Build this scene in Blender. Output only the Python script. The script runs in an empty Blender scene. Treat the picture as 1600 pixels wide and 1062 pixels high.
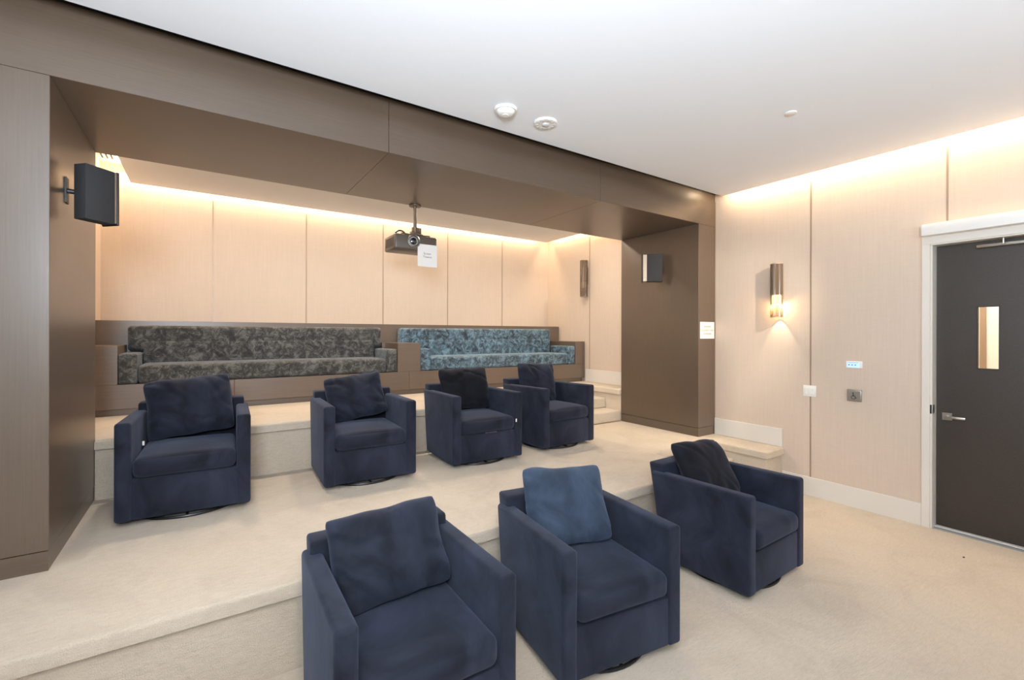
import bpy, bmesh, math, random
from mathutils import Vector, Matrix, noise
from mathutils.bvhtree import BVHTree
random.seed(7)
scene = bpy.context.scene
COL = scene.collection
PI = math.pi

# ------------------------------------------------------------------ camera
CA = math.radians(55.985)
cam_data = bpy.data.cameras.new('camera')
cam = bpy.data.objects.new('camera', cam_data)
COL.objects.link(cam)
cam_data.sensor_width = 36.0
cam_data.lens = 36.0 * 715.757 / 1600.0
cam_data.shift_y = -9.42 / 1600.0
cam_data.clip_start = 0.02
cam.matrix_world = (Matrix.Translation((0, 0, 1.66)) @ Matrix.Rotation(CA - PI / 2, 4, 'Z')
                    @ Matrix.Rotation(PI / 2, 4, 'X') @ Matrix.Rotation(0.0025, 4, 'Z'))
scene.camera = cam

# ------------------------------------------------------------------ world, exposure
world = bpy.data.worlds.new('world')
scene.world = world
world.use_nodes = True
world.node_tree.nodes['Background'].inputs[0].default_value = (0.8, 0.88, 1.0, 1)
world.node_tree.nodes['Background'].inputs[1].default_value = 0.4
vs = scene.view_settings
vs.view_transform = 'Standard'
vs.look = 'None'
vs.gamma = 1.0
vs.use_curve_mapping = False
vs.exposure = -0.03
scene.cycles.max_bounces = 8
scene.cycles.diffuse_bounces = 5
scene.cycles.sample_clamp_indirect = 6.0
scene.cycles.caustics_reflective = False
scene.cycles.caustics_refractive = False

WARM = (1.0, 0.75, 0.48)
WARM2 = (1.0, 0.86, 0.70)
COOL = (0.81, 0.905, 1.0)


def area(name, loc, size, energy, color, rot=(0, 0, 0), spread=PI):
    l = bpy.data.lights.new(name, 'AREA')
    l.shape = 'RECTANGLE'
    l.size, l.size_y = size
    l.energy = energy
    l.color = color
    l.spread = spread
    o = bpy.data.objects.new(name, l)
    o.location = loc
    o.rotation_euler = rot
    COL.objects.link(o)
    return o


ZC = 3.287          # ceiling underside
WX = 5.205          # right wall face
# added cool fill light at the made-up windows, left and behind the camera
G = dict(dl=0.15, db=0.10, cr=1.1, cn=0.55, dm=0.1, dn=0.92, sc=1.9, ua=2.6, ub=0.30)
area('fill_left', (-2.55, -0.9, 1.75), (2.3, 3.4), 150 * G['dl'], COOL, (0, -PI / 2, 0))
area('fill_behind', (1.2, -3.45, 1.8), (5.0, 2.2), 90 * G['db'], COOL, (PI / 2, 0, 0))
# cove strips above the edges of the floating ceilings, pointing down the walls
area('cove_right_wall', (5.135, -0.08, 3.42), (0.07, 6.6), 70 * G['cr'], WARM)
area('cove_niche_back', (2.1, 6.485, 3.42), (5.7, 0.07), 85 * G['cn'], WARM)
area('cove_niche_right', (5.135, 5.5, 3.42), (0.07, 1.8), 22 * G['cn'], WARM)
area('cove_niche_left', (-0.668, 5.5, 3.42), (0.07, 1.8), 30 * G['cn'], WARM, (0, PI / 2, 0))
# added fill lamps under the ceiling, outside the camera's view
for x, y in [(-1.5, 2.2), (-1.5, 0.4), (0.3, -0.3), (2.4, -0.6), (4.2, -0.9), (-0.9, -2.2), (2.0, -2.4)]:
    area('fill_downlight', (x, y, ZC - 0.012), (0.16, 0.16), 26 * G['dm'], WARM2)
UP = Vector((0.56 * 0.75, 0.83 * 0.75, 0.66)).to_track_quat('-Z', 'Y').to_euler()
# added fill spots for portal and lower tier, outside the camera's view


def spot(name, loc, aim, energy, color, cone, radius=0.05):
    l = bpy.data.lights.new(name, 'SPOT')
    l.energy = energy
    l.color = color
    l.spot_size = math.radians(cone)
    l.spot_blend = 0.6
    l.shadow_soft_size = radius
    o = bpy.data.objects.new(name, l)
    o.location = loc
    o.rotation_euler = (Vector(aim) - Vector(loc)).to_track_quat('-Z', 'Y').to_euler()
    COL.objects.link(o)
    return o


spot('fill_spot', (3.9, 0.3, ZC - 0.03), (4.5, 3.3, 1.75), 420, WARM2, 48)
spot('fill_spot', (0.3, -0.3, ZC - 0.03), (1.1, 3.5, 0.44), 130, WARM2, 56)
# added unseen fill lamps behind the camera, brightening ceiling and fascia
area('fill_uplight', (-0.4, -0.5, 2.25), (0.8, 0.8), 100 * G['ua'], COOL, UP)
area('fill_uplight', (2.6, -1.5, 2.25), (0.8, 0.8), 100 * G['ub'], COOL, UP)
for x in (0.2, 1.5, 2.8, 4.1):
    area('niche_downlight', (x, 4.85, ZC - 0.012), (0.12, 0.12), 26 * G['dn'], WARM2)

# ------------------------------------------------------------------ node helpers


def new_mat(name):
    m = bpy.data.materials.new(name)
    m.use_nodes = True
    nt = m.node_tree
    return m, nt, nt.nodes['Principled BSDF']


def plain(name, col, rough=0.5, metal=0.0, **kw):
    m, nt, b = new_mat(name)
    b.inputs['Base Color'].default_value = (*col, 1)
    b.inputs['Roughness'].default_value = rough
    b.inputs['Metallic'].default_value = metal
    for k, v in kw.items():
        b.inputs[k.replace('_', ' ')].default_value = v
    return m


def tex_noise(nt, scale, mapping, detail=4.0, rough=0.6):
    tc = nt.nodes.new('ShaderNodeTexCoord')
    mp = nt.nodes.new('ShaderNodeMapping')
    mp.inputs['Scale'].default_value = mapping
    nt.links.new(tc.outputs['Object'], mp.inputs['Vector'])
    n = nt.nodes.new('ShaderNodeTexNoise')
    n.inputs['Scale'].default_value = scale
    n.inputs['Detail'].default_value = detail
    n.inputs['Roughness'].default_value = rough
    nt.links.new(mp.outputs['Vector'], n.inputs['Vector'])
    return n


def ramp(nt, src, stops):
    r = nt.nodes.new('ShaderNodeValToRGB')
    while len(r.color_ramp.elements) < len(stops):
        r.color_ramp.elements.new(0.5)
    for e, (p, c) in zip(r.color_ramp.elements, stops):
        e.position = p
        e.color = (*c, 1)
    nt.links.new(src, r.inputs['Fac'])
    return r


def bump(nt, b, src, strength, dist):
    bp = nt.nodes.new('ShaderNodeBump')
    bp.inputs['Strength'].default_value = strength
    bp.inputs['Distance'].default_value = dist
    nt.links.new(src, bp.inputs['Height'])
    nt.links.new(bp.outputs['Normal'], b.inputs['Normal'])
    return bp


def mixcol(nt, a, b_, fac, mode='MULTIPLY'):
    m = nt.nodes.new('ShaderNodeMix')
    m.data_type = 'RGBA'
    m.blend_type = mode
    if isinstance(fac, float):
        m.inputs['Factor'].default_value = fac
    else:
        nt.links.new(fac, m.inputs['Factor'])
    nt.links.new(a, m.inputs['A'])
    nt.links.new(b_, m.inputs['B'])
    return m.outputs['Result']


def wood(name, scale, dark, light, rough=0.36):
    m, nt, b = new_mat(name)
    n1 = tex_noise(nt, 1.0, scale, 5, 0.65)
    r1 = ramp(nt, n1.outputs['Fac'], [(0.25, dark), (0.75, light)])
    n2 = tex_noise(nt, 0.9, (1, 1, 1), 2, 0.5)
    r2 = ramp(nt, n2.outputs['Fac'], [(0.3, (0.86, 0.86, 0.86)), (0.7, (1, 1, 1))])
    nt.links.new(mixcol(nt, r1.outputs['Color'], r2.outputs['Color'], 1.0), b.inputs['Base Color'])
    rr = nt.nodes.new('ShaderNodeMapRange')
    rr.inputs['To Min'].default_value = rough - 0.05
    rr.inputs['To Max'].default_value = rough + 0.07
    nt.links.new(n1.outputs['Fac'], rr.inputs['Value'])
    nt.links.new(rr.outputs['Result'], b.inputs['Roughness'])
    b.inputs['Specular IOR Level'].default_value = 0.6
    b.inputs['Coat Weight'].default_value = 0.4
    b.inputs['Coat Roughness'].default_value = 0.30
    b.inputs['Coat IOR'].default_value = 1.6
    bump(nt, b, n1.outputs['Fac'], 0.03, 0.001)
    return m


WD, WL = (0.088, 0.058, 0.037), (0.116, 0.080, 0.054)
M = {}
M['wood_v'] = wood('walnut_vertical_grain', (130, 130, 2.2), WD, WL)
M['wood_h'] = wood('walnut_horizontal_grain', (2.2, 130, 130), WD, WL)
M['wood_s'] = wood('walnut_soffit_grain', (2.2, 130, 130), WD, WL)
M['bench_wood'] = wood('bench_walnut', (2.2, 120, 120), (0.112, 0.078, 0.055), (0.148, 0.106, 0.077), 0.42)

# wall panels: pale textile laminate with a fine vertical weave
m, nt, b = new_mat('pale_woven_wall_panel')
n1 = tex_noise(nt, 1.0, (90, 90, 3), 4, 0.6)
r1 = ramp(nt, n1.outputs['Fac'], [(0.3, (0.615, 0.505, 0.410)), (0.7, (0.65, 0.535, 0.437))])
n2 = tex_noise(nt, 1.0, (12, 12, 160), 2, 0.5)
r2 = ramp(nt, n2.outputs['Fac'], [(0.3, (0.965, 0.965, 0.965)), (0.7, (1, 1, 1))])
nt.links.new(mixcol(nt, r1.outputs['Color'], r2.outputs['Color'], 1.0), b.inputs['Base Color'])
b.inputs['Roughness'].default_value = 0.6
bump(nt, b, n1.outputs['Fac'], 0.08, 0.001)
M['panel'] = m

# carpet
def carpet(name, c0, c1, ribs):
    m, nt, b = new_mat(name)
    n1 = tex_noise(nt, 1.6, (1, 1, 1), 5, 0.65)
    n1.inputs['Distortion'].default_value = 1.2
    r1 = ramp(nt, n1.outputs['Fac'], [(0.32, (0.88, 0.87, 0.86)), (0.5, (0.97, 0.97, 0.97)), (0.66, (1, 1, 1))])
    n2 = tex_noise(nt, 1.0, (220, 220, 220), 3, 0.7)
    r2 = ramp(nt, n2.outputs['Fac'], [(0.3, c0), (0.7, c1)])
    n3 = tex_noise(nt, 1.0, ribs, 3, 0.7)
    r3 = ramp(nt, n3.outputs['Fac'], [(0.35, (0.93, 0.93, 0.93)), (0.6, (1, 1, 1))])
    c = mixcol(nt, r2.outputs['Color'], r1.outputs['Color'], 1.0)
    c = mixcol(nt, c, r3.outputs['Color'], 1.0)
    nt.links.new(c, b.inputs['Base Color'])
    b.inputs['Roughness'].default_value = 0.95
    b.inputs['Specular IOR Level'].default_value = 0.1
    b.inputs['Sheen Weight'].default_value = 0.15
    ad = nt.nodes.new('ShaderNodeMath')
    ad.operation = 'ADD'
    nt.links.new(n2.outputs['Fac'], ad.inputs[0])
    nt.links.new(n3.outputs['Fac'], ad.inputs[1])
    bump(nt, b, ad.outputs[0], 0.85, 0.007)
    return m


M['carpet'] = carpet('beige_cut_pile_carpet', (0.61, 0.515, 0.405), (0.73, 0.63, 0.505), (22, 60, 60))
M['ceiling'] = plain('matte_white_ceiling_paint', (0.85, 0.88, 0.925), 0.9)
M['plain_wall'] = plain('off_white_wall_paint', (0.70, 0.66, 0.60), 0.8)
M['white_trim'] = plain('satin_white_trim_paint', (0.72, 0.68, 0.62), 0.4)
M['bronze'] = plain('bronze_reveal_strip', (0.38, 0.28, 0.20), 0.4, 0.3)
M['black'] = plain('matte_black', (0.012, 0.012, 0.013), 0.5)
M['black_grille'] = plain('black_grille_cloth', (0.026, 0.026, 0.028), 0.8)
M['black_metal'] = plain('black_metal', (0.02, 0.02, 0.022), 0.35, 0.5)
M['steel'] = plain('brushed_steel', (0.55, 0.52, 0.47), 0.32, 1.0)
M['dull_steel'] = plain('dull_silver_metal', (0.42, 0.40, 0.37), 0.4, 0.8)
M['white_plastic'] = plain('white_plastic', (0.82, 0.81, 0.78), 0.4)
M['grey_plastic'] = plain('pale_grey_plastic', (0.6, 0.6, 0.6), 0.5)
M['paper'] = plain('white_paper', (0.80, 0.77, 0.73), 0.8)
M['ink'] = plain('grey_ink', (0.16, 0.15, 0.14), 0.8)
M['lens'] = plain('dark_lens_glass', (0.01, 0.01, 0.015), 0.05, 0.0, Coat_Weight=1.0)
M['projector_case'] = plain('dark_taupe_projector_case', (0.10, 0.078, 0.062), 0.35)
M['dark_bronze'] = plain('dark_bronze_metal', (0.16, 0.115, 0.08), 0.4, 0.6)
M['alu'] = plain('champagne_aluminium', (0.34, 0.26, 0.19), 0.35, 0.5)
M['glass'] = plain('clear_glass', (1, 1, 1), 0.02, 0.0, Transmission_Weight=1.0, IOR=1.1)

# dark textured door laminate
m, nt, b = new_mat('dark_brown_door_laminate')
n1 = tex_noise(nt, 1.0, (180, 180, 60), 3, 0.7)
r1 = ramp(nt, n1.outputs['Fac'], [(0.3, (0.028, 0.020, 0.015)), (0.7, (0.046, 0.035, 0.027))])
nt.links.new(r1.outputs['Color'], b.inputs['Base Color'])
b.inputs['Roughness'].default_value = 0.45
M['door'] = m


def velvet(name, c0, c1, sheen, tint, scale=3.0):
    m, nt, b = new_mat(name)
    n1 = tex_noise(nt, scale, (1, 1, 1), 4, 0.6)
    n1.inputs['Distortion'].default_value = 0.8
    r1 = ramp(nt, n1.outputs['Fac'], [(0.36, c0), (0.66, c1)])
    nt.links.new(r1.outputs['Color'], b.inputs['Base Color'])
    b.inputs['Roughness'].default_value = 0.75
    b.inputs['Specular IOR Level'].default_value = 0.12
    b.inputs['Sheen Weight'].default_value = sheen
    b.inputs['Sheen Roughness'].default_value = 0.6
    b.inputs['Sheen Tint'].default_value = (*tint, 1)
    n2 = tex_noise(nt, 1.0, (600, 600, 600), 2, 0.5)
    bump(nt, b, n2.outputs['Fac'], 0.15, 0.001)
    return m


M['navy'] = velvet('navy_velvet', (0.0055, 0.0065, 0.011), (0.021, 0.0245, 0.041), 0.13, (0.50, 0.60, 0.85))
M['navy_nap_lit'] = velvet('navy_velvet_nap_lit', (0.018, 0.027, 0.044), (0.038, 0.057, 0.090), 0.15, (0.50, 0.65, 0.95))  # same navy velvet, the nap catching light is put into the colour
M['navy_nap_shaded'] = velvet('navy_velvet_nap_shaded', (0.002, 0.002, 0.003), (0.008, 0.009, 0.014), 0.10, (0.6, 0.6, 0.8))  # same navy velvet, the nap turned from the light is put into the colour

# one crushed velvet for both sofas, light on its nap put into two tones
def crushed(name, c0, c1, c2, tint, sheen):
    m, nt, b = new_mat(name)
    n1 = tex_noise(nt, 13.0, (1, 1, 1), 10, 0.86)
    n1.inputs['Distortion'].default_value = 0.7
    r1 = ramp(nt, n1.outputs['Fac'], [(0.43, c0), (0.50, c1), (0.57, c2)])
    n2 = tex_noise(nt, 1.1, (1, 1, 1), 2, 0.5)
    r2 = ramp(nt, n2.outputs['Fac'], [(0.35, (0.75, 0.75, 0.75)), (0.65, (1, 1, 1))])
    nt.links.new(mixcol(nt, r1.outputs['Color'], r2.outputs['Color'], 1.0), b.inputs['Base Color'])
    b.inputs['Roughness'].default_value = 0.42
    b.inputs['Sheen Weight'].default_value = sheen
    b.inputs['Sheen Roughness'].default_value = 0.35
    b.inputs['Sheen Tint'].default_value = (*tint, 1)
    bump(nt, b, n1.outputs['Fac'], 0.9, 0.012)
    return m


M['crushed_shaded'] = crushed('crushed_velvet_shaded', (0.005, 0.006, 0.007), (0.036, 0.037, 0.036), (0.140, 0.142, 0.135), (0.8, 0.9, 1.0), 0.4)  # left sofa: same fabric, its shaded look is in the colour
M['crushed_sheen'] = crushed('crushed_velvet_sheen', (0.006, 0.014, 0.026), (0.062, 0.110, 0.150), (0.175, 0.295, 0.385), (0.65, 0.88, 1.0), 0.5)  # right sofa: same fabric, the blue sheen is in the colour


def emit(name, col, strength):
    m, nt, b = new_mat(name)
    b.inputs['Base Color'].default_value = (*col, 1)
    b.inputs['Emission Color'].default_value = (*col, 1)
    b.inputs['Emission Strength'].default_value = strength
    return m


M['bulb'] = emit('lit_bulb', (1.0, 0.86, 0.62), 6.0)
M['screen'] = emit('lit_blue_screen', (0.45, 0.68, 0.95), 0.55)
M['screen_mark'] = plain('screen_symbol', (0.08, 0.16, 0.3), 0.5)


def smoked(name, col, trans):
    m, nt, b = new_mat(name)
    b.inputs['Base Color'].default_value = (*col, 1)
    b.inputs['Roughness'].default_value = 0.2
    b.inputs['Metallic'].default_value = 0.3
    tr = nt.nodes.new('ShaderNodeBsdfTransparent')
    tr.inputs['Color'].default_value = (0.95, 0.86, 0.74, 1)
    mx = nt.nodes.new('ShaderNodeMixShader')
    mx.inputs['Fac'].default_value = trans
    out = nt.nodes['Material Output']
    nt.links.new(b.outputs['BSDF'], mx.inputs[1])
    nt.links.new(tr.outputs['BSDF'], mx.inputs[2])
    nt.links.new(mx.outputs['Shader'], out.inputs['Surface'])
    return m


M['smoked'] = smoked('smoked_ribbed_glass', (0.24, 0.19, 0.15), 0.50)

# ------------------------------------------------------------------ mesh helpers


def BM():
    return bmesh.new()


def box(bm, x0, x1, y0, y1, z0, z1, r=0.0, seg=2):
    mat = Matrix.Translation(((x0 + x1) / 2, (y0 + y1) / 2, (z0 + z1) / 2)) @ Matrix.Diagonal((abs(x1 - x0), abs(y1 - y0), abs(z1 - z0), 1))
    tmp = bmesh.new()
    bmesh.ops.create_cube(tmp, size=1.0, matrix=mat)
    if r > 0:
        bmesh.ops.bevel(tmp, geom=tmp.edges[:], offset=r, segments=seg, profile=0.5, affect='EDGES')
    merge(bm, tmp)
    return bm


def merge(bm, tmp, mat=None):
    if mat is not None:
        bmesh.ops.transform(tmp, matrix=mat, verts=tmp.verts)
    me = bpy.data.meshes.new('tmp')
    tmp.to_mesh(me)
    tmp.free()
    bm.from_mesh(me)
    bpy.data.meshes.remove(me)


def prism(bm, pts, z0, z1, r=0.0, seg=3, edges='all', mat=None):
    """extrude polygon pts (x,y) from z0 to z1"""
    tmp = bmesh.new()
    vs_ = [tmp.verts.new((x, y, z0)) for x, y in pts]
    f = tmp.faces.new(vs_)
    ex = bmesh.ops.extrude_face_region(tmp, geom=[f])
    for v in ex['geom']:
        if isinstance(v, bmesh.types.BMVert):
            v.co.z = z1
    bmesh.ops.recalc_face_normals(tmp, faces=tmp.faces)
    if r > 0:
        es = tmp.edges[:] if edges == 'all' else [e for e in tmp.edges if abs(e.verts[0].co.z - z1) < 1e-6 and abs(e.verts[1].co.z - z1) < 1e-6]
        bmesh.ops.bevel(tmp, geom=es, offset=r, segments=seg, profile=0.5, affect='EDGES')
    merge(bm, tmp, mat)
    return bm


def lathe(bm, prof, seg=32, mat=None, ribs=0, rib=0.0):
    tmp = bmesh.new()
    rings = []
    for r, z in prof:
        ring = []
        for i in range(seg):
            a = 2 * PI * i / seg
            rr = r
            if ribs and (i % 2):
                rr = max(r - rib, 0)
            ring.append(tmp.verts.new((rr * math.cos(a), rr * math.sin(a), z)))
        rings.append(ring)
    for a_, b_ in zip(rings, rings[1:]):
        for i in range(seg):
            j = (i + 1) % seg
            tmp.faces.new((a_[i], a_[j], b_[j], b_[i]))
    if prof[0][0] > 1e-6:
        pass
    bmesh.ops.remove_doubles(tmp, verts=tmp.verts, dist=1e-6)
    bmesh.ops.recalc_face_normals(tmp, faces=tmp.faces)
    merge(bm, tmp, mat)
    return bm


def tube(bm, pts, r, seg=12):
    pts = [Vector(p) for p in pts]
    for a_, b_ in zip(pts, pts[1:]):
        d = b_ - a_
        tmp = bmesh.new()
        bmesh.ops.create_cone(tmp, cap_ends=True, segments=seg, radius1=r, radius2=r, depth=d.length)
        q = Vector((0, 0, 1)).rotation_difference(d.normalized()).to_matrix().to_4x4()
        merge(bm, tmp, Matrix.Translation((a_ + b_) / 2) @ q)
    return bm


def torus(bm, R, r, z, mat=None, seg=48, k=8):
    prof = [(R + r * math.cos(2 * PI * i / k), z + r * math.sin(2 * PI * i / k)) for i in range(k + 1)]
    return lathe(bm, prof, seg, mat)


def soft_box(bm, x0, x1, y0, y1, z0, z1, r=0.03, crown=0.0, n=22, front=0.0, amp=0.0, seed=0.0, mat=None):
    """rounded, slightly stuffed box"""
    tmp = bmesh.new()
    bmesh.ops.create_cube(tmp, size=2.0)
    bmesh.ops.subdivide_edges(tmp, edges=tmp.edges[:], cuts=n - 1, use_grid_fill=True)
    hx, hy, hz = (x1 - x0) / 2, (y1 - y0) / 2, (z1 - z0) / 2
    c = Vector(((x0 + x1) / 2, (y0 + y1) / 2, (z0 + z1) / 2))
    for v in tmp.verts:
        u = v.co.copy()
        # cluster the grid lines to the edges so that the rounding is smooth
        s = Vector([math.copysign(1 - (1 - abs(t)) ** 1.6, t) for t in u])
        p = Vector((s.x * hx, s.y * hy, s.z * hz))
        q = Vector((max(-hx + r, min(hx - r, p.x)), max(-hy + r, min(hy - r, p.y)), max(-hz + r, min(hz - r, p.z))))
        d = p - q
        if d.length > 1e-9:
            # project cube corner region on a sphere of radius r
            m_ = max(abs(d.x), abs(d.y), abs(d.z))
            d = d.normalized() * m_
        p = q + d
        if crown:
            p.z += crown * (1 - s.x ** 2) * (1 - s.y ** 2) * (0.5 + 0.5 * s.z)
        if front:
            p.y -= front * (1 - s.x ** 2) * (1 - s.z ** 2) * (0.5 - 0.5 * s.y)
        if amp:
            p += Vector((0, 0, 1)) * amp * noise.noise(Vector((p.x * 5 + seed, p.y * 5, p.z * 5)))
        v.co = p + c
    merge(bm, tmp, mat)
    return bm


def pillow_bm(w, h, t, seed, wr=0.020, n=34):
    """soft scatter pillow in the XZ plane, thickness in Y, standing on z=0"""
    bm = bmesh.new()
    grid = {}
    for side in (-1, 1):
        for i in range(n + 1):
            for j in range(n + 1):
                edge = i in (0, n) or j in (0, n)
                if side == 1 and edge:
                    grid[(side, i, j)] = grid[(-1, i, j)]
                    continue
                u = -math.cos(PI * i / n)
                v = -math.cos(PI * j / n)
                u = 0.5 * u + 0.5 * (2 * i / n - 1)
                v = 0.5 * v + 0.5 * (2 * j / n - 1)
                x = u * w / 2 * (1 - 0.055 * (1 - v * v))
                z = v * h / 2 * (1 - 0.055 * (1 - u * u))
                # round the corners a little
                k = (abs(u) ** 6) * (abs(v) ** 6)
                x *= 1 - 0.07 * k
                z *= 1 - 0.07 * k
                th = t / 2 * ((1 - u ** 4) * (1 - v ** 4)) ** 0.62
                y = side * th
                if not edge:
                    f = min(1, th / (t * 0.2))
                    # creases running in from the corners and edges
                    ang = math.atan2(v, u)
                    rad = math.hypot(u, v)
                    y += side * f * wr * rad * noise.noise(Vector((math.cos(ang) * 3.2 + seed, math.sin(ang) * 3.2, rad * 1.3 + seed)))
                    y += side * f * wr * 0.9 * noise.noise(Vector((x * 7 + seed, z * 5, side * 3.0)))
                    y -= side * f * wr * 1.2 * max(0, 1 - abs(noise.noise(Vector((x * 3.5 + seed * 2, z * 6.0 + x * 4, 1.7)))) * 9) * rad
                dx = 0.012 * noise.noise(Vector((z * 6 + seed, 2.2, 0)))
                dz = 0.014 * noise.noise(Vector((x * 6 + seed, 5.1, 0)))
                grid[(side, i, j)] = bm.verts.new((x + dx, y, z + dz + h / 2))
    for side in (-1, 1):
        for i in range(n):
            for j in range(n):
                q = [grid[(side, i, j)], grid[(side, i + 1, j)], grid[(side, i + 1, j + 1)], grid[(side, i, j + 1)]]
                if side == 1:
                    q.reverse()
                try:
                    bm.faces.new(q)
                except ValueError:
                    pass
    bmesh.ops.recalc_face_normals(bm, faces=bm.faces)
    return bm


def obj(name, bm, mat, parent=None, smooth=True, angle=40):
    me = bpy.data.meshes.new(name)
    bmesh.ops.recalc_face_normals(bm, faces=bm.faces)
    bm.to_mesh(me)
    bm.free()
    o = bpy.data.objects.new(name, me)
    me.materials.append(M[mat])
    if smooth:
        for p in me.polygons:
            p.use_smooth = True
        try:
            me.set_sharp_from_angle(angle=math.radians(angle))
        except Exception:
            pass
    COL.objects.link(o)
    if parent is not None:
        o.parent = parent
    return o


def tag(o, label=None, cat=None, group=None, kind=None):
    if label:
        o['label'] = label
    if cat:
        o['category'] = cat
    if group:
        o['group'] = group
    if kind:
        o['kind'] = kind
    return o


def thing(name, label, cat, loc=(0, 0, 0), rz=0.0, group=None, kind=None):
    o = bpy.data.objects.new(name, None)
    o.empty_display_size = 0.1
    COL.objects.link(o)
    o.location = loc
    o.rotation_euler = (0, 0, rz)
    return tag(o, label, cat, group, kind)


def struct(name, bm, mat, label=None, cat=None, parent=None, smooth=False):
    o = obj(name, bm, mat, parent, smooth)
    if parent is None:
        tag(o, label, cat, None, 'structure')
    return o


def text_obj(name, lines, size, mat, parent, M4, gap=1.5):
    c = bpy.data.curves.new(name, 'FONT')
    c.body = '\n'.join(lines)
    c.size = size
    c.space_line = gap
    c.align_x = 'CENTER'
    c.align_y = 'CENTER'
    c.extrude = 0.0003
    t = bpy.data.objects.new('tmp_text', c)
    COL.objects.link(t)
    bpy.context.view_layer.update()
    me = bpy.data.meshes.new_from_object(t.evaluated_get(bpy.context.evaluated_depsgraph_get()))
    bpy.data.objects.remove(t)
    bpy.data.curves.remove(c)
    me.transform(M4)
    me.name = name
    o = bpy.data.objects.new(name, me)
    me.materials.clear()
    me.materials.append(M[mat])
    COL.objects.link(o)
    o.parent = parent
    return o


# ------------------------------------------------------------------ dimensions
P1, P2 = 0.4447, 0.889
Y1 = 2.45            # front edge of the lower tier
YP, YB = 3.2625, 4.472   # portal front and back faces
XL, XR = -0.65, 4.868    # portal opening
ZS = 2.974           # portal soffit
ZT = 3.385           # top of the portal fascia
Y2 = 4.42            # front edge of the upper tier
YW = 6.541           # back wall
NXL = -0.91          # niche left wall face

# ------------------------------------------------------------------ structure: the room
struct('floor', box(BM(), -2.6, WX, -3.5, 7.0, -0.12, 0.0), 'carpet', 'beige carpeted lower floor in front of the stepped tiers', 'floor')
bm = box(BM(), -2.6, 5.065, -3.5, 3.085, ZC, ZC + 0.06)
struct('ceiling', bm, 'ceiling', 'flat white ceiling over the main room', 'ceiling')
bm = box(BM(), -0.652, 5.065, YB + 0.13, 6.42, ZC, ZC + 0.06)
box(bm, -0.652, 5.065, YB + 0.001, YB + 0.13, ZC, 3.499)
struct('ceiling_niche', bm, 'ceiling', 'pale lowered ceiling panel above the rear bench niche', 'ceiling')
bm = box(BM(), -2.75, 5.36, -3.65, 7.0, 3.50, 3.62)
struct('ceiling_upper', bm, 'ceiling', 'upper ceiling slab hidden above the lowered ceilings', 'ceiling')

# right wall with the door opening (door between y=0.24 and y=1.241)
bm = BM()
box(bm, WX, WX + 0.15, 1.30, 6.70, 0.0, 3.60)
box(bm, WX, WX + 0.15, -3.5, 0.24, 0.0, 3.60)
box(bm, WX, WX + 0.15, 0.24, 1.30, 2.50, 3.60)
struct('wall_right', bm, 'panel', 'pale panelled right wall with the dark door', 'wall')
struct('wall_back', box(BM(), -0.91, WX, YW, YW + 0.15, 0.0, 3.60), 'panel', 'pale panelled wall behind the built-in bench', 'wall')
struct('wall_niche_left', box(BM(), -1.06, NXL, YB + 0.001, YW + 0.15, 0.0, 3.60), 'panel', 'pale panelled left end wall of the rear niche', 'wall')
# left wall and rear wall of the room, with openings for the added windows (out of the picture)
bm = BM()
box(bm, -2.75, -2.6, -3.5, -2.6, 0.0, 3.6)
box(bm, -2.75, -2.6, 0.8, YB, 0.0, 3.6)
box(bm, -2.75, -2.6, -2.6, 0.8, 0.0, 0.6)
box(bm, -2.75, -2.6, -2.6, 0.8, 2.9, 3.6)
struct('wall_left', bm, 'plain_wall', 'plain left wall with the added window', 'wall')
bm = BM()
box(bm, -2.75, WX + 0.15, -3.65, -3.5, 0.0, 0.7)
box(bm, -2.75, WX + 0.15, -3.65, -3.5, 2.9, 3.6)
box(bm, -2.75, -1.3, -3.65, -3.5, 0.7, 2.9)
box(bm, 3.7, WX + 0.15, -3.65, -3.5, 0.7, 2.9)
struct('wall_front', bm, 'plain_wall', 'plain wall behind the camera with an added wide window', 'wall')
for nm, a_ in (('added_window_1', (-2.70, -2.66, -2.6, 0.8, 0.6, 2.9)), ('added_window_2', (-1.3, 3.7, -3.60, -3.56, 0.7, 2.9))):
    w = thing(nm, 'unseen wide window added for fill light', 'window', kind='structure')  # made-up windows out of view, added to go with the fill lamps
    x0, x1, y0, y1, z0, z1 = a_
    bm = BM()
    if nm == 'added_window_1':
        for yy in (y0, -0.92, y1 - 0.05):
            box(bm, x0, x1, yy, yy + 0.05, z0, z1)
        box(bm, x0, x1, y0, y1, z0, z0 + 0.05)
        box(bm, x0, x1, y0, y1, z1 - 0.05, z1)
    else:
        for xx in (x0, 1.2, x1 - 0.05):
            box(bm, xx, xx + 0.05, y0, y1, z0, z1)
        box(bm, x0, x1, y0, y1, z0, z0 + 0.05)
        box(bm, x0, x1, y0, y1, z1 - 0.05, z1)
    obj('added_window_frame', bm, 'white_trim', w, False)

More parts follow.
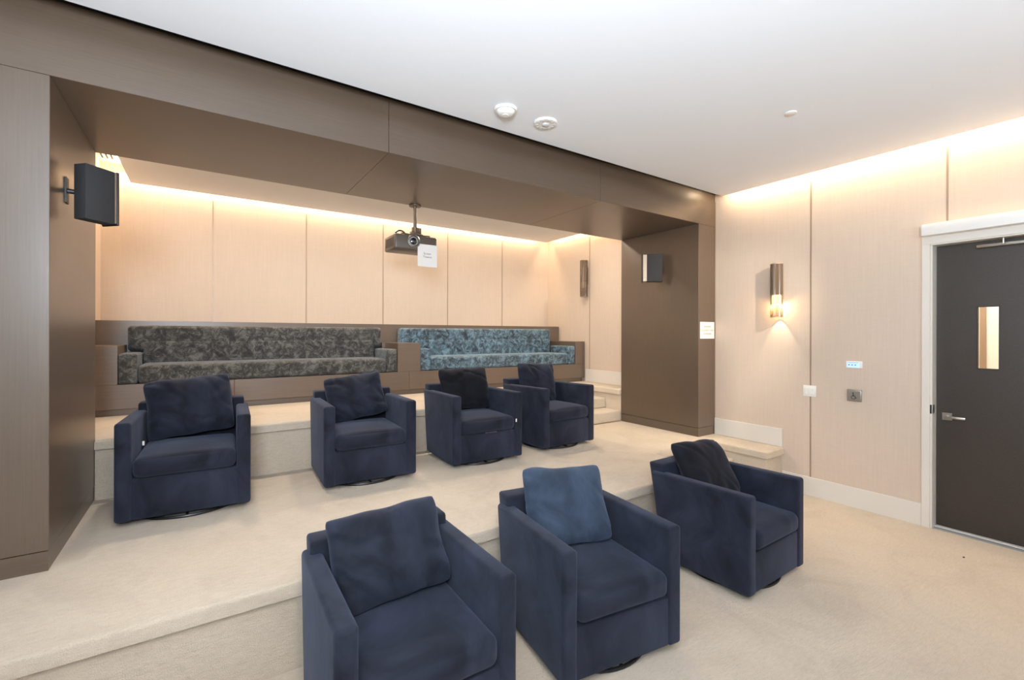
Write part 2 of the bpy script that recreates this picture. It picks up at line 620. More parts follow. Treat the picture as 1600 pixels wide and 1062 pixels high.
# bronze reveal strips between the wall panels
ti = 0
for y in (5.46, 2.196, 1.150, -1.9):
    ti += 1
    z0 = {5.46: P2 + 0.20, 2.196: 0.192, 1.150: 2.61, -1.9: 0.192}[y]
    struct('trim_%d' % ti, box(BM(), WX - 0.002, WX + 0.001, y - 0.007, y + 0.007, z0, 3.24), 'bronze',
           'bronze reveal strip between right wall panels', 'trim')
for x in (0.098, 1.132, 2.161, 3.191, 4.209):
    ti += 1
    struct('trim_%d' % ti, box(BM(), x - 0.007, x + 0.007, YW - 0.002, YW + 0.001, 1.79, 3.24), 'bronze',
           'bronze reveal strip between back wall panels', 'trim')
ti += 1
struct('trim_%d' % ti, box(BM(), WX - 0.0045, WX - 0.0005, YP - 0.006, YP + 0.001, P1 + 0.2, 3.285), 'bronze', 'thin strip painting the shadow line where the portal meets the right wall', 'trim')  # strip standing in for the shadow line beside the column

# baseboards
struct('baseboard_right', box(BM(), WX - 0.015, WX, 1.312, Y1 + 0.02, 0.0, 0.191, 0.002, 1), 'white_trim', 'white baseboard along the right wall by the door', 'baseboard')
struct('baseboard_landing', box(BM(), WX - 0.015, WX, Y1 + 0.021, YP - 0.004, P1, P1 + 0.195, 0.002, 1), 'white_trim', 'white baseboard above the carpeted side ledge', 'baseboard')
struct('baseboard_niche', box(BM(), WX - 0.015, WX, YB + 0.002, 5.54, P2, P2 + 0.20, 0.002, 1), 'white_trim', 'white baseboard on the niche right wall', 'baseboard')

# ------------------------------------------------------------------ carpeted tiers


def tier(name, label, outer, inner, top, z0, nose=0.075, steps=()):
    t = thing(name, label, 'platform', kind='structure')
    obj('riser', prism(BM(), inner, z0, top - nose - 0.007), 'carpet', t, False)
    obj('tread', prism(BM(), outer, top - nose, top, 0.022, 4, 'top'), 'carpet', t, True, 60)
    for s in steps:
        obj('step', box(BM(), *s, 0.018, 3), 'carpet', t, True, 60)
    return t


NX0, NX1, NY = 3.84, 4.837, 3.095
o = 0.028
outer1 = [(-2.6, Y1), (NX0, Y1), (NX0, NY), (NX1, NY), (NX1, Y1), (WX - 0.001, Y1), (WX - 0.001, 4.50), (-2.6, 4.50)]
inner1 = [(-2.6, Y1 + o), (NX0 - o, Y1 + o), (NX0 - o, NY + o), (NX1 + o, NY + o), (NX1 + o, Y1 + o), (WX - 0.001, Y1 + o), (WX - 0.001, 4.50), (-2.6, 4.50)]
tier('floor_tier_lower', 'lower carpeted tier under the back row of armchairs', outer1, inner1, P1, 0.0,
     steps=[(NX0 - o, NX1 + o, 2.52, NY + o, 0.0, 0.148), (NX0 - o, NX1 + o, 2.82, NY + o, 0.148, 0.296)])
MX0, MX1, MY = 3.80, 4.84, 5.05
outer2 = [(XL + 0.002, Y2), (MX0, Y2), (MX0, MY), (MX1, MY), (MX1, YB + 0.003), (WX - 0.001, YB + 0.003), (WX - 0.001, YW), (NXL, YW), (NXL, YB + 0.003), (XL + 0.002, YB + 0.003)]
inner2 = [(XL + 0.002, Y2 + o), (MX0 - o, Y2 + o), (MX0 - o, MY + o), (MX1 + o, MY + o), (MX1 + o, YB + 0.003), (WX - 0.001, YB + 0.003), (WX - 0.001, YW), (NXL, YW), (NXL, YB + 0.003), (XL + 0.002, YB + 0.003)]
tier('floor_tier_upper', 'upper carpeted tier carrying the built-in bench', outer2, inner2, P2, P1,
     steps=[(MX0 - o, MX1 + o, 4.475, MY + o, P1, P1 + 0.148), (MX0 - o, MX1 + o, 4.77, MY + o, P1 + 0.148, P1 + 0.296)])

# ------------------------------------------------------------------ wooden portal
portal = thing('portal_surround', 'large dark walnut portal framing the rear seating tiers', 'archway', (0, 0, 0))
portal['kind'] = 'structure'
PL = 0.105
obj('column', box(BM(), -2.6, XL, YP, YB, P1 + PL, ZS, 0.002, 1), 'wood_v', portal, False)
obj('column', box(BM(), XR, WX - 0.005, YP, YB, P1 + PL, ZS, 0.002, 1), 'wood_v', portal, False)
obj('plinth', box(BM(), -2.6, XL - 0.003, YP + 0.003, YB, P1, P1 + PL - 0.004), 'wood_h', portal, False)
obj('plinth', box(BM(), XR + 0.003, WX - 0.005, YP + 0.003, YB, P1, P1 + PL - 0.004), 'wood_h', portal, False)
xs = [-2.6, 1.118, 3.255, WX - 0.004]
for a_, b_ in zip(xs, xs[1:]):
    obj('header_beam', box(BM(), a_ + 0.0012, b_ - 0.0012, YP, YB, ZS + 0.001, ZT, 0.0015, 1), 'wood_h', portal, False)
obj('shadow_strip', box(BM(), -2.6, WX - 0.005, YP - 0.004, YP - 0.0005, 3.364, ZT + 0.02), 'black', portal, False)  # black strip painting the shade of the slot above the fascia
obj('light_block_lid', box(BM(), -2.6, WX - 0.005, 3.087, YB, ZT + 0.021, ZT + 0.05), 'black', portal, False)  # unseen black lid added to keep light out of the slot

# ------------------------------------------------------------------ door
d = thing('door_1', 'dark brown door with a narrow glass slot and lever handle', 'door', (5.30, 0.74, 0), kind='structure')
dx, dy = 5.30, 0.74


def dbox(x0, x1, y0, y1, z0, z1, r=0, seg=2, bm=None):
    return box(bm or BM(), x0 - dx, x1 - dx, y0 - dy, y1 - dy, z0, z1, r, seg)


# leaf with a slot
bm = BM()
L0, L1 = 0.252, 1.238
V0, V1, VZ0, VZ1 = 0.857, 0.990, 1.381, 1.897
dbox(5.30, 5.345, L0, V0, 0.012, 2.428, bm=bm)
dbox(5.30, 5.345, V1, L1, 0.012, 2.428, bm=bm)
dbox(5.30, 5.345, V0, V1, 0.012, VZ0, bm=bm)
dbox(5.30, 5.345, V0, V1, VZ1, 2.428, bm=bm)
leaf = obj('leaf', bm, 'door', d, False)
bm = BM()
for y0, y1, z0, z1 in ((V0, V0 + 0.006, VZ0, VZ1), (V1 - 0.006, V1, VZ0, VZ1), (V0, V1, VZ0, VZ0 + 0.006), (V0, V1, VZ1 - 0.006, VZ1)):
    dbox(5.298, 5.34, y0, y1, z0, z1, bm=bm)
obj('glazing_bead', bm, 'black', leaf, False)
obj('glass_pane', dbox(5.319, 5.325, V0 + 0.006, V1 - 0.006, VZ0 + 0.006, VZ1 - 0.006), 'glass', leaf, False)
bm = BM()
dbox(5.186, 5.206, 1.256, 1.311, 0.0, 2.4415, 0.002, 1, bm)
dbox(5.192, 5.36, 1.241, 1.2555, 0.0, 2.430, 0.001, 1, bm)
dbox(5.186, 5.206, 0.20, 0.235, 0.0, 2.4415, 0.002, 1, bm)
dbox(5.192, 5.36, 0.2355, 0.249, 0.0, 2.430, 0.001, 1, bm)
dbox(5.186, 5.206, 0.20, 1.311, 2.442, 2.51, 0.002, 1, bm)
dbox(5.192, 5.36, 0.2355, 1.2555, 2.431, 2.4415, 0.001, 1, bm)
obj('frame', bm, 'white_trim', d, False)
# black strike plate in the frame
obj('strike_plate', dbox(5.188, 5.192, 1.244, 1.2555, 0.985, 1.06), 'black', d, False)
obj('strike_lip', dbox(5.195, 5.25, 1.2385, 1.2415, 0.985, 1.06), 'steel', d, False)
h = obj('handle_rose', dbox(5.290, 5.3005, 1.137, 1.200, 0.930, 0.993, 0.002, 1), 'steel', d, False)
bm = BM()
tube(bm, [(5.291 - dx, 1.168 - dy, 0.961), (5.248 - dx, 1.168 - dy, 0.961)], 0.010)
dbox(5.240, 5.254, 1.045, 1.178, 0.951, 0.971, 0.003, 2, bm)
obj('lever', bm, 'steel', h)
op = obj('door_operator', dbox(5.10, 5.1858, 0.20, 1.292, 2.505, 2.603, 0.006, 2), 'white_plastic', d)
obj('end_cap', dbox(5.105, 5.1855, 1.2925, 1.300, 2.508, 2.598, 0.002, 1), 'grey_plastic', op)
bm = BM()
dbox(5.255, 5.285, 0.30, 0.985, 2.372, 2.398, 0.004, 2, bm)
tr_ = obj('closer_track', bm, 'steel', d)
bm = BM()
tube(bm, [(5.245 - dx, 0.83 - dy, 2.385), (5.245 - dx, 0.83 - dy, 2.435)], 0.008)
dbox(5.238, 5.254, 0.30, 0.835, 2.428, 2.442, 0.003, 1, bm)
obj('closer_arm', bm, 'steel', tr_)
obj('threshold', dbox(5.26, 5.40, 0.25, 1.241, 0.0, 0.011, 0.003, 1), 'white_trim', d, False)

# corridor beyond the door's glass
bm = BM()
box(bm, 5.36, 7.3, 3.3, 3.4, 0, 3.0)
box(bm, 5.36, 7.3, -1.3, -1.2, 0, 3.0)
box(bm, 7.2, 7.3, -1.2, 3.3, 0, 3.0)
struct('wall_corridor', bm, 'plain_wall', 'pale corridor wall seen through the door glass', 'wall')
struct('trim_corridor', box(BM(), 7.185, 7.2, 1.268, 1.318, 0, 2.9), 'alu', 'tan trim strip on the corridor wall seen through the door glass', 'trim')
struct('floor_corridor', box(BM(), 5.36, 7.3, -1.2, 3.3, -0.1, 0.0), 'plain_wall', 'corridor floor beyond the door', 'floor')
struct('ceiling_corridor', box(BM(), 5.36, 7.3, -1.2, 3.3, 2.9, 3.0), 'ceiling', 'corridor ceiling beyond the door', 'ceiling')
area('corridor_light', (6.3, 1.4, 2.88), (0.6, 2.0), 85, WARM2)

# ------------------------------------------------------------------ built-in bench
YF = 5.56
BX0, BX1 = NXL + 0.001, 5.190
YBB = 6.22
bench = thing('built_in_bench', 'long dark walnut bench casing holding two velvet sofas', 'bench', (0, 0, 0))
obj('plinth', box(BM(), BX0, BX1 - 0.03, YF + 0.035, YW - 0.01, P2, P2 + 0.062), 'bench_wood', bench, False)
xs = [BX0, 0.272, 2.175, BX1]
for a_, b_ in zip(xs, xs[1:]):
    obj('front_panel', box(BM(), a_ + 0.001, b_ - 0.001, YF, YW - 0.01, P2 + 0.063, 1.178, 0.0015, 1), 'bench_wood', bench, False)
obj('back_board', box(BM(), BX0, BX1, YBB, YW - 0.001, 1.179, 1.79, 0.0015, 1), 'bench_wood', bench, False)
bm = box(BM(), BX0, -0.655, YF, YBB - 0.001, 1.179, 1.54, 0.0015, 1)
obj('end_block', bm, 'bench_wood', bench, False)
obj('end_block', box(BM(), 4.992, BX1, YF, YBB - 0.001, 1.179, 1.54, 0.0015, 1), 'bench_wood', bench, False)
bm = prism(BM(), [(2.026, YF), (2.330, YF), (2.330, 6.035), (2.240, 6.035), (2.240, YBB - 0.001), (1.982, YBB - 0.001), (1.982, 6.035), (2.026, 6.035)], 1.179, 1.54)
obj('divider_block', bm, 'bench_wood', bench, False)


def sofa(label, ax0, ax1, bx0, bx1, mt):
    s = thing('sofa', label, 'sofa', ((ax0 + ax1) / 2, YF, 1.179), 0, 'crushed velvet sofas set into the bench')
    cx = (ax0 + ax1) / 2
    T = 0.14
    obj('arm', soft_box(BM(), ax0 - cx, ax0 + T - cx, 0.004, 0.468, 0.001, 0.288, 0.022), mt, s)
    obj('arm', soft_box(BM(), ax1 - T - cx, ax1 - cx, 0.004, 0.468, 0.001, 0.288, 0.022), mt, s)
    obj('seat', soft_box(BM(), ax0 + T + 0.004 - cx, ax1 - T - 0.004 - cx, 0.0, 0.47, 0.001, 0.178, 0.035, 0.008, 26), mt, s)
    bm = BM()
    # backrest: body between the arms and an upper roll running past them
    soft_box(bm, bx0 - cx, bx1 - cx, 0.48, 0.655, 0.001 if False else 0.294, 0.560, 0.035, 0, 26)
    soft_box(bm, ax0 + T + 0.004 - cx, ax1 - T - 0.004 - cx, 0.474, 0.640, 0.02, 0.40, 0.02, 0, 20)
    obj('backrest', bm, mt, s)
    return s


sofa('crushed velvet sofa painted in its shaded tone in the left half of the walnut bench', -0.652, 2.022, -0.636, 1.975, 'crushed_shaded')
sofa('crushed velvet sofa painted with its blue sheen in the right half of the walnut bench', 2.334, 4.988, 2.252, 4.865, 'crushed_sheen')

# ------------------------------------------------------------------ armchairs
CW, CT, ARM_Z, CZ0 = 0.735, 0.085, 0.655, 0.036
DB, DT = 0.655, 0.765


def side_prof():
    return [(0.0, CZ0), (0.0, ARM_Z), (DT - 0.02, ARM_Z - 0.012), (DB, CZ0)]


def extrude_yz(bm, prof, x0, x1, r, seg=3):
    tmp = bmesh.new()
    vs_ = [tmp.verts.new((x0, y, z)) for y, z in prof]
    f = tmp.faces.new(vs_)
    ex = bmesh.ops.extrude_face_region(tmp, geom=[f])
    for v in ex['geom']:
        if isinstance(v, bmesh.types.BMVert):
            v.co.x = x1
    bmesh.ops.recalc_face_normals(tmp, faces=tmp.faces)
    bmesh.ops.bevel(tmp, geom=tmp.edges[:], offset=r, segments=seg, profile=0.5, affect='EDGES')
    merge(bm, tmp)
    return bm


meshes = {}


def part(key, name, build, mat, parent, smooth=True):
    if key not in meshes:
        o_ = obj(name, build(), mat, parent, smooth)
        meshes[key] = o_.data
        return o_
    o_ = bpy.data.objects.new(name, meshes[key])
    COL.objects.link(o_)
    o_.parent = parent
    return o_


def armchair(label, fl, yaw, z, seat_amp=0.0, tag_at=None, zipper=False):
    """fl = front left corner (x, y); yaw in degrees"""
    c = thing('swivel_armchair', label, 'armchair', (fl[0], fl[1], z), math.radians(yaw), 'navy velvet swivel armchairs')
    W = CW
    part('arm_l', 'arm', lambda: extrude_yz(BM(), side_prof(), 0.0, CT, 0.020, 4), 'navy', c)
    part('arm_r', 'arm', lambda: extrude_yz(BM(), side_prof(), W - CT, W, 0.020, 4), 'navy', c)
    part('back', 'backrest', lambda: extrude_yz(BM(), [(DB - 0.075, 0.10), (DT - 0.105, 0.70), (DT + 0.02, 0.70), (DB + 0.012, CZ0 + 0.02)], 0.028, W - 0.028, 0.016), 'navy', c)
    part('body', 'base', lambda: extrude_yz(BM(), [(0.010, CZ0 + 0.004), (0.010, 0.292), (DB - 0.02, 0.292), (DB - 0.02, CZ0 + 0.004)], CT - 0.006, W - CT + 0.006, 0.008, 2), 'navy', c)
    part('seat', 'seat_cushion', lambda: soft_box(BM(), CT + 0.002, W - CT - 0.002, -0.010, 0.60, 0.296, 0.430, 0.046, 0.018, 26, 0.010, 0.004, 3.0), 'navy', c)

    def ring():
        bm = torus(BM(), 0.312, 0.010, 0.010, Matrix.Translation((W / 2, 0.338, 0)))
        lathe(bm, [(0.0, 0.0395), (0.07, 0.0395), (0.07, 0.004), (0.0, 0.004)], 24, Matrix.Translation((W / 2, 0.338, 0)))
        for k in range(4):
            a_ = PI / 2 * k
            tube(bm, [(W / 2, 0.338, 0.014), (W / 2 + 0.31 * math.cos(a_), 0.338 + 0.31 * math.sin(a_), 0.011)], 0.008, 8)
        return bm
    part('ring', 'swivel_base', ring, 'black_metal', c)
    if tag_at:
        o_ = obj('care_tag', box(BM(), tag_at[0], tag_at[0] + 0.012, tag_at[1], tag_at[1] + 0.003, tag_at[2], tag_at[2] + 0.03), 'white_plastic', c, False)
        o_['label'] = 'white care tag'
    if zipper:
        o_ = obj('zipper', box(BM(), 0.32, 0.44, -0.012, -0.009, 0.300, 0.303), 'steel', c, False)
        o_['label'] = 'pale metal zipper'
    return c


def pillow(label, chair, cx, y, z, w, h, t, lean, roll, yaw, seed, mt='navy', wr=0.016):
    """placed in the chair's own frame"""
    bm = pillow_bm(w, h, t, seed, wr)
    o_ = obj('pillow', bm, mt, None, True, 180)
    base = Matrix.Translation(chair.location) @ Matrix.Rotation(chair.rotation_euler.z, 4, 'Z')
    M4 = (base @ Matrix.Translation((cx, y, z)) @ Matrix.Rotation(math.radians(yaw), 4, 'Z')
          @ Matrix.Rotation(math.radians(-lean), 4, 'X')
          @ Matrix.Translation((0, 0, h / 2)) @ Matrix.Rotation(math.radians(-roll), 4, 'Y') @ Matrix.Translation((0, 0, -h / 2)))
    # lower-level settling: lift off the seat, then ease forward off the backrest and arms
    def tree(me, mw):
        return BVHTree.FromPolygons([mw @ v.co for v in me.vertices], [p.vertices[:] for p in me.polygons])
    tr = {ch.name.split('.')[0]: [] for ch in chair.children}
    for ch in chair.children:
        tr[ch.name.split('.')[0]].append(tree(ch.data, base))
    fwd = (base.to_3x3() @ Vector((0, -1, 0))).normalized()
    side = (base.to_3x3() @ Vector((1, 0, 0))).normalized()
    off = Vector((0, 0, 0))
    for it in range(120):
        t_ = tree(o_.data, Matrix.Translation(off) @ M4)
        moved = False
        if any(t_.overlap(q) for q in tr['seat_cushion']):
            off.z += 0.002
            moved = True
        if any(t_.overlap(q) for q in tr['backrest']):
            off += fwd * 0.003
            moved = True
        if t_.overlap(tr['arm'][0]):
            off += side * 0.002
            moved = True
        if t_.overlap(tr['arm'][1]):
            off -= side * 0.002
            moved = True
        if not moved:
            break
    o_.matrix_world = Matrix.Translation(off) @ M4
    tag(o_, label, 'pillow', 'navy pillows on the armchairs')
    return o_


c1 = armchair('navy velvet swivel armchair at the left end of the back row by the wood column', (-0.455, 3.700), -2.6, P1, tag_at=(0.088, 0.40, 0.43))
c2 = armchair('navy velvet swivel armchair in the back row, second from the left wood column', (0.765, 3.690), -2.6, P1)
c3 = armchair('navy velvet swivel armchair in the back row with a zipper showing on its seat', (1.845, 3.665), -2.6, P1, tag_at=(0.652, -0.006, 0.37), zipper=True)
c4 = armchair('navy velvet swivel armchair at the right end of the back row by the steps', (2.885, 3.690), 2.0, P1)
c5 = armchair('navy velvet swivel armchair nearest the camera, left end of the front row', (0.365, 1.600), -1.5, 0.0)
c6 = armchair('navy velvet swivel armchair in the middle of the front row', (1.365, 1.600), -8.0, 0.0)
c7 = armchair('navy velvet swivel armchair at the right end of the front row facing the door side', (2.785, 1.512), 0.8, 0.0)

pillow('wide dark navy pillow filling the leftmost back-row armchair', c1, 0.355, 0.49, 0.435, 0.56, 0.45, 0.18, 16, 6, 0, 1.3)
pillow('creased navy pillow slumped to the left in the second back-row armchair', c2, 0.345, 0.46, 0.425, 0.51, 0.42, 0.16, 22, 9, -8, 8.1)
pillow('upright navy pillow with painted darker nap shading in the back-row armchair with the zipper', c3, 0.370, 0.49, 0.435, 0.55, 0.44, 0.16, 14, 1, -2, 4.6, 'navy_nap_shaded')
pillow('navy pillow with a peaked left corner in the rightmost back-row armchair', c4, 0.300, 0.49, 0.440, 0.52, 0.45, 0.15, 14, -3, -4, 6.7)
pillow('large slanting navy pillow in the armchair nearest the camera', c5, 0.360, 0.44, 0.430, 0.56, 0.425, 0.18, 27, 2, 2, 2.4)
pillow('plump navy pillow with painted lighter nap sheen in the middle front-row armchair', c6, 0.350, 0.44, 0.430, 0.54, 0.455, 0.19, 27, -3, -4, 5.5, 'navy_nap_lit')
pillow('navy pillow with painted darker nap shading, leaning in the right front-row armchair', c7, 0.340, 0.42, 0.430, 0.56, 0.47, 0.18, 34, -4, 0, 3.9, 'navy_nap_shaded', 0.010)

# ------------------------------------------------------------------ projector
pj = thing('ceiling_projector', 'dark projector hanging on a pole under the wooden portal soffit', 'projector', (1.80, 4.40, ZS))


def pjm(fn):
    bm = BM()
    fn(bm)
    return bm


PZ0, PZ1 = 2.505 - ZS, 2.655 - ZS
body = obj('case', box(BM(), -0.235, 0.215, -0.02, 0.30, PZ0, PZ1, 0.018, 3), 'projector_case', pj)
bm = BM()
for k in range(7):
    box(bm, -0.2365, -0.2345, 0.02 + k * 0.034, 0.04 + k * 0.034, PZ0 + 0.03, PZ1 - 0.03)
obj('vent_grille', bm, 'black', body, False)
Rl = Matrix.Translation((-0.045, -0.02, (PZ0 + PZ1) / 2 + 0.01)) @ Matrix.Rotation(PI / 2, 4, 'X')
obj('lens_barrel', lathe(BM(), [(0.066, -0.001), (0.066, 0.02), (0.056, 0.028), (0.052, 0.02), (0.045, 0.004), (0.0, 0.003)], 32, Rl), 'dull_steel', body)
obj('lens', lathe(BM(), [(0.036, 0.005), (0.034, 0.014), (0.02, 0.022), (0.0, 0.025)], 32, Rl), 'lens', body)
bm = BM()
tube(bm, [(0, 0.05, 0.0), (0, 0.05, PZ1 + 0.08)], 0.018, 16)
lathe(bm, [(0.0, -0.0005), (0.06, -0.0005), (0.06, -0.012), (0.0, -0.012)], 24, Matrix.Translation((0, 0.05, 0)))
obj('pole', bm, 'dark_bronze', pj)
bm = BM()
box(bm, -0.07, 0.07, 0.0, 0.12, PZ1 + 0.005, PZ1 + 0.02, 0.003, 1)
box(bm, -0.045, 0.045, 0.02, 0.09, PZ1 + 0.02, PZ1 + 0.05, 0.006, 2)
lathe(bm, [(0.0, 0.0), (0.034, 0.0), (0.034, 0.05), (0.0, 0.05)], 20, Matrix.Translation((0, 0.05, PZ1 + 0.04)))
lathe(bm, [(0.0, 0.0), (0.018, 0.0), (0.018, 0.06), (0.0, 0.06)], 16, Matrix.Translation((0.05, 0.05, PZ1 + 0.03)))
for sx, sy in ((-0.15, 0.03), (0.15, 0.03), (-0.12, 0.24), (0.13, 0.24)):
    tube(bm, [(0, 0.06, PZ1 + 0.016), (sx, sy, PZ1 + 0.016)], 0.006, 8)
    tube(bm, [(sx, sy, PZ1 + 0.020), (sx, sy, PZ1 - 0.002)], 0.007, 8)
obj('mount_bracket', bm, 'dark_bronze', pj)
bm = BM()
pts_ = [(-0.15 + 0.055 * math.cos(PI * k / 10), 0.06, PZ1 - 0.005 + 0.05 * math.sin(PI * k / 10)) for k in range(11)]
tube(bm, pts_, 0.008, 8)
obj('cable', bm, 'black', pj)
bm = BM()
box(bm, 0.0, 0.213, -0.0232, -0.0212, 2.345 - ZS, 2.572 - ZS)
sh = thing('paper_sheet', 'white paper sheet with two printed words taped to the projector front', 'paper', (1.80, 4.40, ZS))
shp = obj('sheet', bm, 'paper', sh, False)
text_obj('printed_text', ['Screen', 'Theatre'], 0.030, 'ink', shp,
         Matrix.Translation((0.105, -0.0238, 2.462 - ZS)) @ Matrix.Rotation(PI / 2, 4, 'X'), 1.1)

# ------------------------------------------------------------------ speakers


def speaker(label, wall_x, C, z0, z1, side, wd, band):
    """C = outer rear vertical edge; the box runs from there at 45 degrees towards the bench"""
    s = thing('wall_speaker', label, 'speaker', (wall_x, C[1], z0), 0, 'black wall speakers on the portal columns')
    Hh = z1 - z0
    q = 0.7071
    tk = 0.085
    E_ = Vector((side * q, q, 0))
    P_ = Vector((-side * q, q, 0))
    B = Matrix(((E_.x, P_.x, 0, C[0] - wall_x), (E_.y, P_.y, 0, 0), (0, 0, 1, 0), (0, 0, 0, 1)))
    bm = BM()
    merge(bm, box(BM(), 0.0, wd, 0.0, tk, 0.004, Hh - 0.004, 0.005, 2), B)
    obj('cabinet', bm, 'black_grille', s)
    bm = BM()
    merge(bm, box(BM(), wd + 0.0005, wd + band, 0.002, tk + 0.02, 0.012, Hh - 0.008), B)
    obj('accent_band', bm, 'alu', s, False)
    bm = BM()
    merge(bm, box(BM(), wd + band + 0.0005, wd + band + 0.014, -0.004, tk + 0.03, 0.0, Hh, 0.006, 3), B)
    obj('front_grille', bm, 'black', s)
    # bracket between the rear face and the column
    pc = E_ * (0.06) + P_ * tk + Vector((C[0] - wall_x, 0, 0))
    bm = BM()
    box(bm, 0 if side > 0 else -0.008, 0.008 if side > 0 else 0, pc.y - 0.03, pc.y + 0.03, Hh * 0.3, Hh * 0.75)
    tube(bm, [(side * 0.006, pc.y, Hh * 0.52), (pc.x + E_.x * 0.02, pc.y + 0.01, Hh * 0.52)], 0.014, 12)
    obj('bracket', bm, 'black', s, False)
    return s


speaker('black wall speaker high on the left portal column', XL, (-0.55, 3.49), 2.304, 2.625, 1, 0.160, 0.010)
speaker('black wall speaker high on the right portal column', XR, (4.77, 3.70), 2.318, 2.672, -1, 0.190, 0.045)

# ------------------------------------------------------------------ sconces


def sconce(label, y, z0, z1, lit):
    s = thing('wall_sconce', label, 'wall lamp', (WX, y, z0), 0, 'ribbed tube wall sconces')
    Hh = z1 - z0
    R = 0.060
    C = Matrix.Translation((-0.075, 0, 0))
    obj('glass_tube', lathe(BM(), [(R, 0.0), (R, Hh), (R - 0.003, Hh), (R - 0.003, 0.0), (R, 0.0)], 64, C, 1, 0.003), 'smoked', s, False)
    bm = BM()
    lathe(bm, [(0.0, Hh * 0.42), (R - 0.012, Hh * 0.42), (R - 0.012, Hh - 0.008), (0.0, Hh - 0.008)], 32, C)
    obj('inner_sleeve', bm, 'bronze', s)
    for zz in (0.0, Hh - 0.008):
        obj('end_ring', lathe(BM(), [(R - 0.005, zz), (R + 0.001, zz), (R + 0.001, zz + 0.008), (R - 0.005, zz + 0.008), (R - 0.005, zz)], 48, C), 'bronze', s)
    obj('back_plate', box(BM(), -0.014, 0.0, -0.04, 0.04, Hh * 0.35, Hh * 0.80, 0.002, 1), 'bronze', s, False)
    bm = lathe(BM(), [(0.0, Hh * 0.23), (0.040, Hh * 0.235), (0.046, Hh * 0.25), (0.046, Hh * 0.40), (0.040, Hh * 0.415), (0.0, Hh * 0.415)], 24, C)
    obj('bulb', bm, 'bulb' if lit else 'white_plastic', s)
    if lit:
        l = bpy.data.lights.new('sconce_light', 'POINT')
        l.energy = 7 * G['sc']
        l.color = (1.0, 0.80, 0.52)
        l.shadow_soft_size = 0.012
        lo = bpy.data.objects.new('sconce_light', l)
        COL.objects.link(lo)
        lo.location = (WX - 0.075, y, z0 + Hh * 0.20)
    return s


sconce('lit ribbed bronze tube sconce on the right wall beside the door side panels', 2.50, 1.845, 2.425, True)
sconce('unlit ribbed bronze tube sconce inside the niche, above the bench end', 5.52, 2.265, 2.86, False)

# ------------------------------------------------------------------ wall devices
t = thing('touch_panel', 'small lit blue touch panel on the right wall above the door button', 'thermostat', (WX, 1.812, 1.34))
obj('housing', box(BM(), -0.014, 0.0, -0.066, 0.066, -0.0, 0.066, 0.003, 2), 'white_plastic', t)
scr = obj('screen', box(BM(), -0.0155, -0.0142, -0.045, 0.058, 0.006, 0.056), 'screen', t, False)
bm = BM()
for k in range(3):
    lathe(bm, [(0.0, 0.0), (0.006, 0.0), (0.006, 0.0008), (0.0, 0.0008)], 12, Matrix.Translation((-0.0156, 0.040 - 0.026 * k, 0.030)) @ Matrix.Rotation(-PI / 2, 4, 'Y'))
box(bm, -0.0163, -0.0156, -0.035, 0.055, 0.050, 0.053)
obj('screen_symbols', bm, 'screen_mark', scr, False)

t = thing('door_push_button', 'square steel push button with a wheelchair symbol on the right wall', 'button', (WX, 1.808, 1.022))
obj('box_frame', box(BM(), -0.022, 0.0, -0.058, 0.058, 0.0, 0.112, 0.003, 2), 'dull_steel', t)
pl = obj('push_plate', box(BM(), -0.027, -0.0222, -0.054, 0.054, 0.004, 0.098, 0.0015, 1), 'dull_steel', t)
bm = BM()
Sx = Matrix(((0, 0, -1, -0.0272), (-1, 0, 0, 0.0), (0, 1, 0, 0.050), (0, 0, 0, 1)))


def seg2(bm, a_, b_, w):
    a_, b_ = Vector(a_), Vector(b_)
    dd = b_ - a_
    tmp = bmesh.new()
    bmesh.ops.create_cube(tmp, size=1.0, matrix=Matrix.Translation(((a_.x + b_.x) / 2, (a_.y + b_.y) / 2, 0.0004)) @ Matrix.Rotation(math.atan2(dd.y, dd.x), 4, 'Z') @ Matrix.Diagonal((dd.length + w * 0.8, w, 0.0008, 1)))
    merge(bm, tmp, Sx)


lathe(bm, [(0.0, 0.0), (0.0055, 0.0), (0.0055, 0.0008), (0.0, 0.0008)], 14, Sx @ Matrix.Translation((-0.006, 0.029, 0)))
seg2(bm, (-0.006, 0.020), (-0.004, -0.002), 0.006)
seg2(bm, (-0.004, 0.009), (0.009, 0.009), 0.004)
seg2(bm, (-0.004, -0.002), (0.011, -0.003), 0.005)
seg2(bm, (0.011, -0.003), (0.017, -0.018), 0.005)
seg2(bm, (0.017, -0.018), (0.023, -0.016), 0.004)
cc = [(-0.004 + 0.017 * math.cos(a_), -0.012 + 0.017 * math.sin(a_)) for a_ in [math.radians(110 + 15 * k) for k in range(17)]]
for a_, b_ in zip(cc, cc[1:]):
    seg2(bm, a_, b_, 0.004)
obj('wheelchair_symbol', bm, 'black', pl, False)

t = thing('light_switch', 'white double light switch on the right wall over a panel joint', 'switch', (WX, 2.203, 1.022))
obj('cover_plate', box(BM(), -0.008, -0.0022, -0.060, 0.060, 0.0, 0.114, 0.002, 2), 'white_plastic', t)
for s_ in (-1, 1):
    obj('rocker', box(BM(), -0.013, -0.0082, s_ * 0.026 - 0.017, s_ * 0.026 + 0.017, 0.024, 0.090, 0.0015, 1), 'white_plastic', t)

t = thing('occupancy_sign', 'small white sign with three lines of text on the right portal column', 'sign', (5.040, YP, 1.61))
sp = obj('sign_plate', box(BM(), -0.146, 0.140, -0.005, -0.0005, 0.0, 0.200), 'paper', t, False)
for k, line in enumerate(['MAXIMUM', 'OCCUPANT LOAD', '30 PERSONS']):
    text_obj('text_line', [line], 0.030, 'ink', sp,
             Matrix.Translation((-0.003, -0.0056, 0.142 - 0.043 * k)) @ Matrix.Rotation(PI / 2, 4, 'X'))

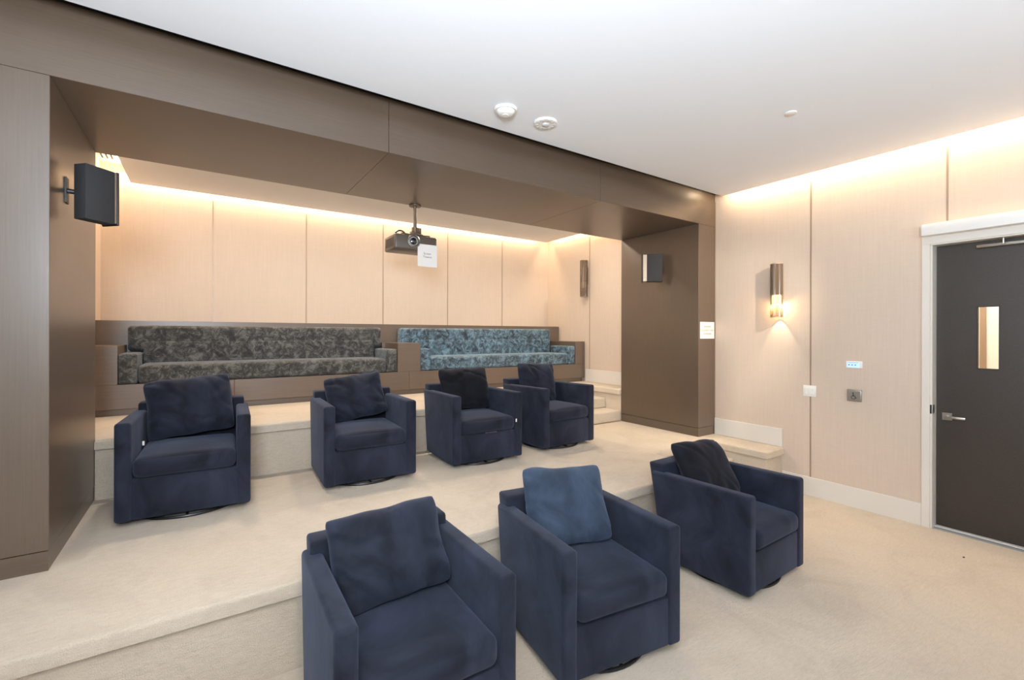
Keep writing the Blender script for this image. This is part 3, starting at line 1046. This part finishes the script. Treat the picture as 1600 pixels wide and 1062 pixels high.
# ------------------------------------------------------------------ ceiling devices
t = thing('smoke_detector', 'plain domed white detector on the ceiling near the portal', 'smoke detector', (1.812, 2.775, ZC))
D = Matrix.Identity(4)
obj('base', lathe(BM(), [(0.0, -0.0005), (0.083, -0.0005), (0.083, -0.012), (0.078, -0.018), (0.0, -0.018)], 40), 'white_plastic', t)
obj('dome', lathe(BM(), [(0.066, -0.018), (0.060, -0.036), (0.045, -0.046), (0.026, -0.048), (0.024, -0.052), (0.0, -0.053)], 40), 'white_plastic', t)
t = thing('ceiling_alarm', 'white slotted round alarm on the ceiling, right of the domed detector', 'alarm', (2.180, 2.777, ZC))
obj('base', lathe(BM(), [(0.0, -0.0005), (0.090, -0.0005), (0.090, -0.008), (0.084, -0.016), (0.050, -0.020), (0.036, -0.014), (0.0, -0.014)], 40), 'white_plastic', t)
bm = lathe(BM(), [(0.030, -0.014), (0.026, -0.026), (0.012, -0.030), (0.0, -0.030)], 24)
obj('strobe_lens', bm, 'grey_plastic', t)
for k in range(10):
    bm = BM()
    merge(bm, box(BM(), 0.055, 0.074, -0.004, 0.004, -0.0205, -0.0175), Matrix.Rotation(2 * PI * k / 10, 4, 'Z'))
    obj('slot', bm, 'grey_plastic', t, False)
t = obj('sprinkler_cover', lathe(BM(), [(0.0, -0.0005), (0.040, -0.0005), (0.040, -0.006), (0.036, -0.009), (0.0, -0.009)], 32), 'white_plastic')
t.location = (3.572, 1.645, ZC)
tag(t, 'small flat white cover plate on the ceiling above the right side', 'cover plate')

# air grille in the upper ceiling over the niche's left gap
t = thing('slot_diffuser', 'slotted air diffuser in the cove gap at the niche top left', 'vent', (-0.83, 6.15, 3.50))
obj('grille_frame', box(BM(), -0.062, 0.075, -0.26, 0.245, -0.006, -0.0005), 'white_plastic', t, False)
for k in range(3):
    obj('slot', box(BM(), -0.048 + 0.040 * k, -0.034 + 0.040 * k, -0.24, 0.220, -0.0075, -0.0062), 'black', t, False)

t = obj('crumb', soft_box(BM(), -0.009, 0.009, -0.006, 0.006, 0.0, 0.006, 0.003, 0, 4), 'black')
t.location = (4.71, 0.945, 0.0)
tag(t, 'tiny dark crumb on the beige carpet near the door', 'crumb')
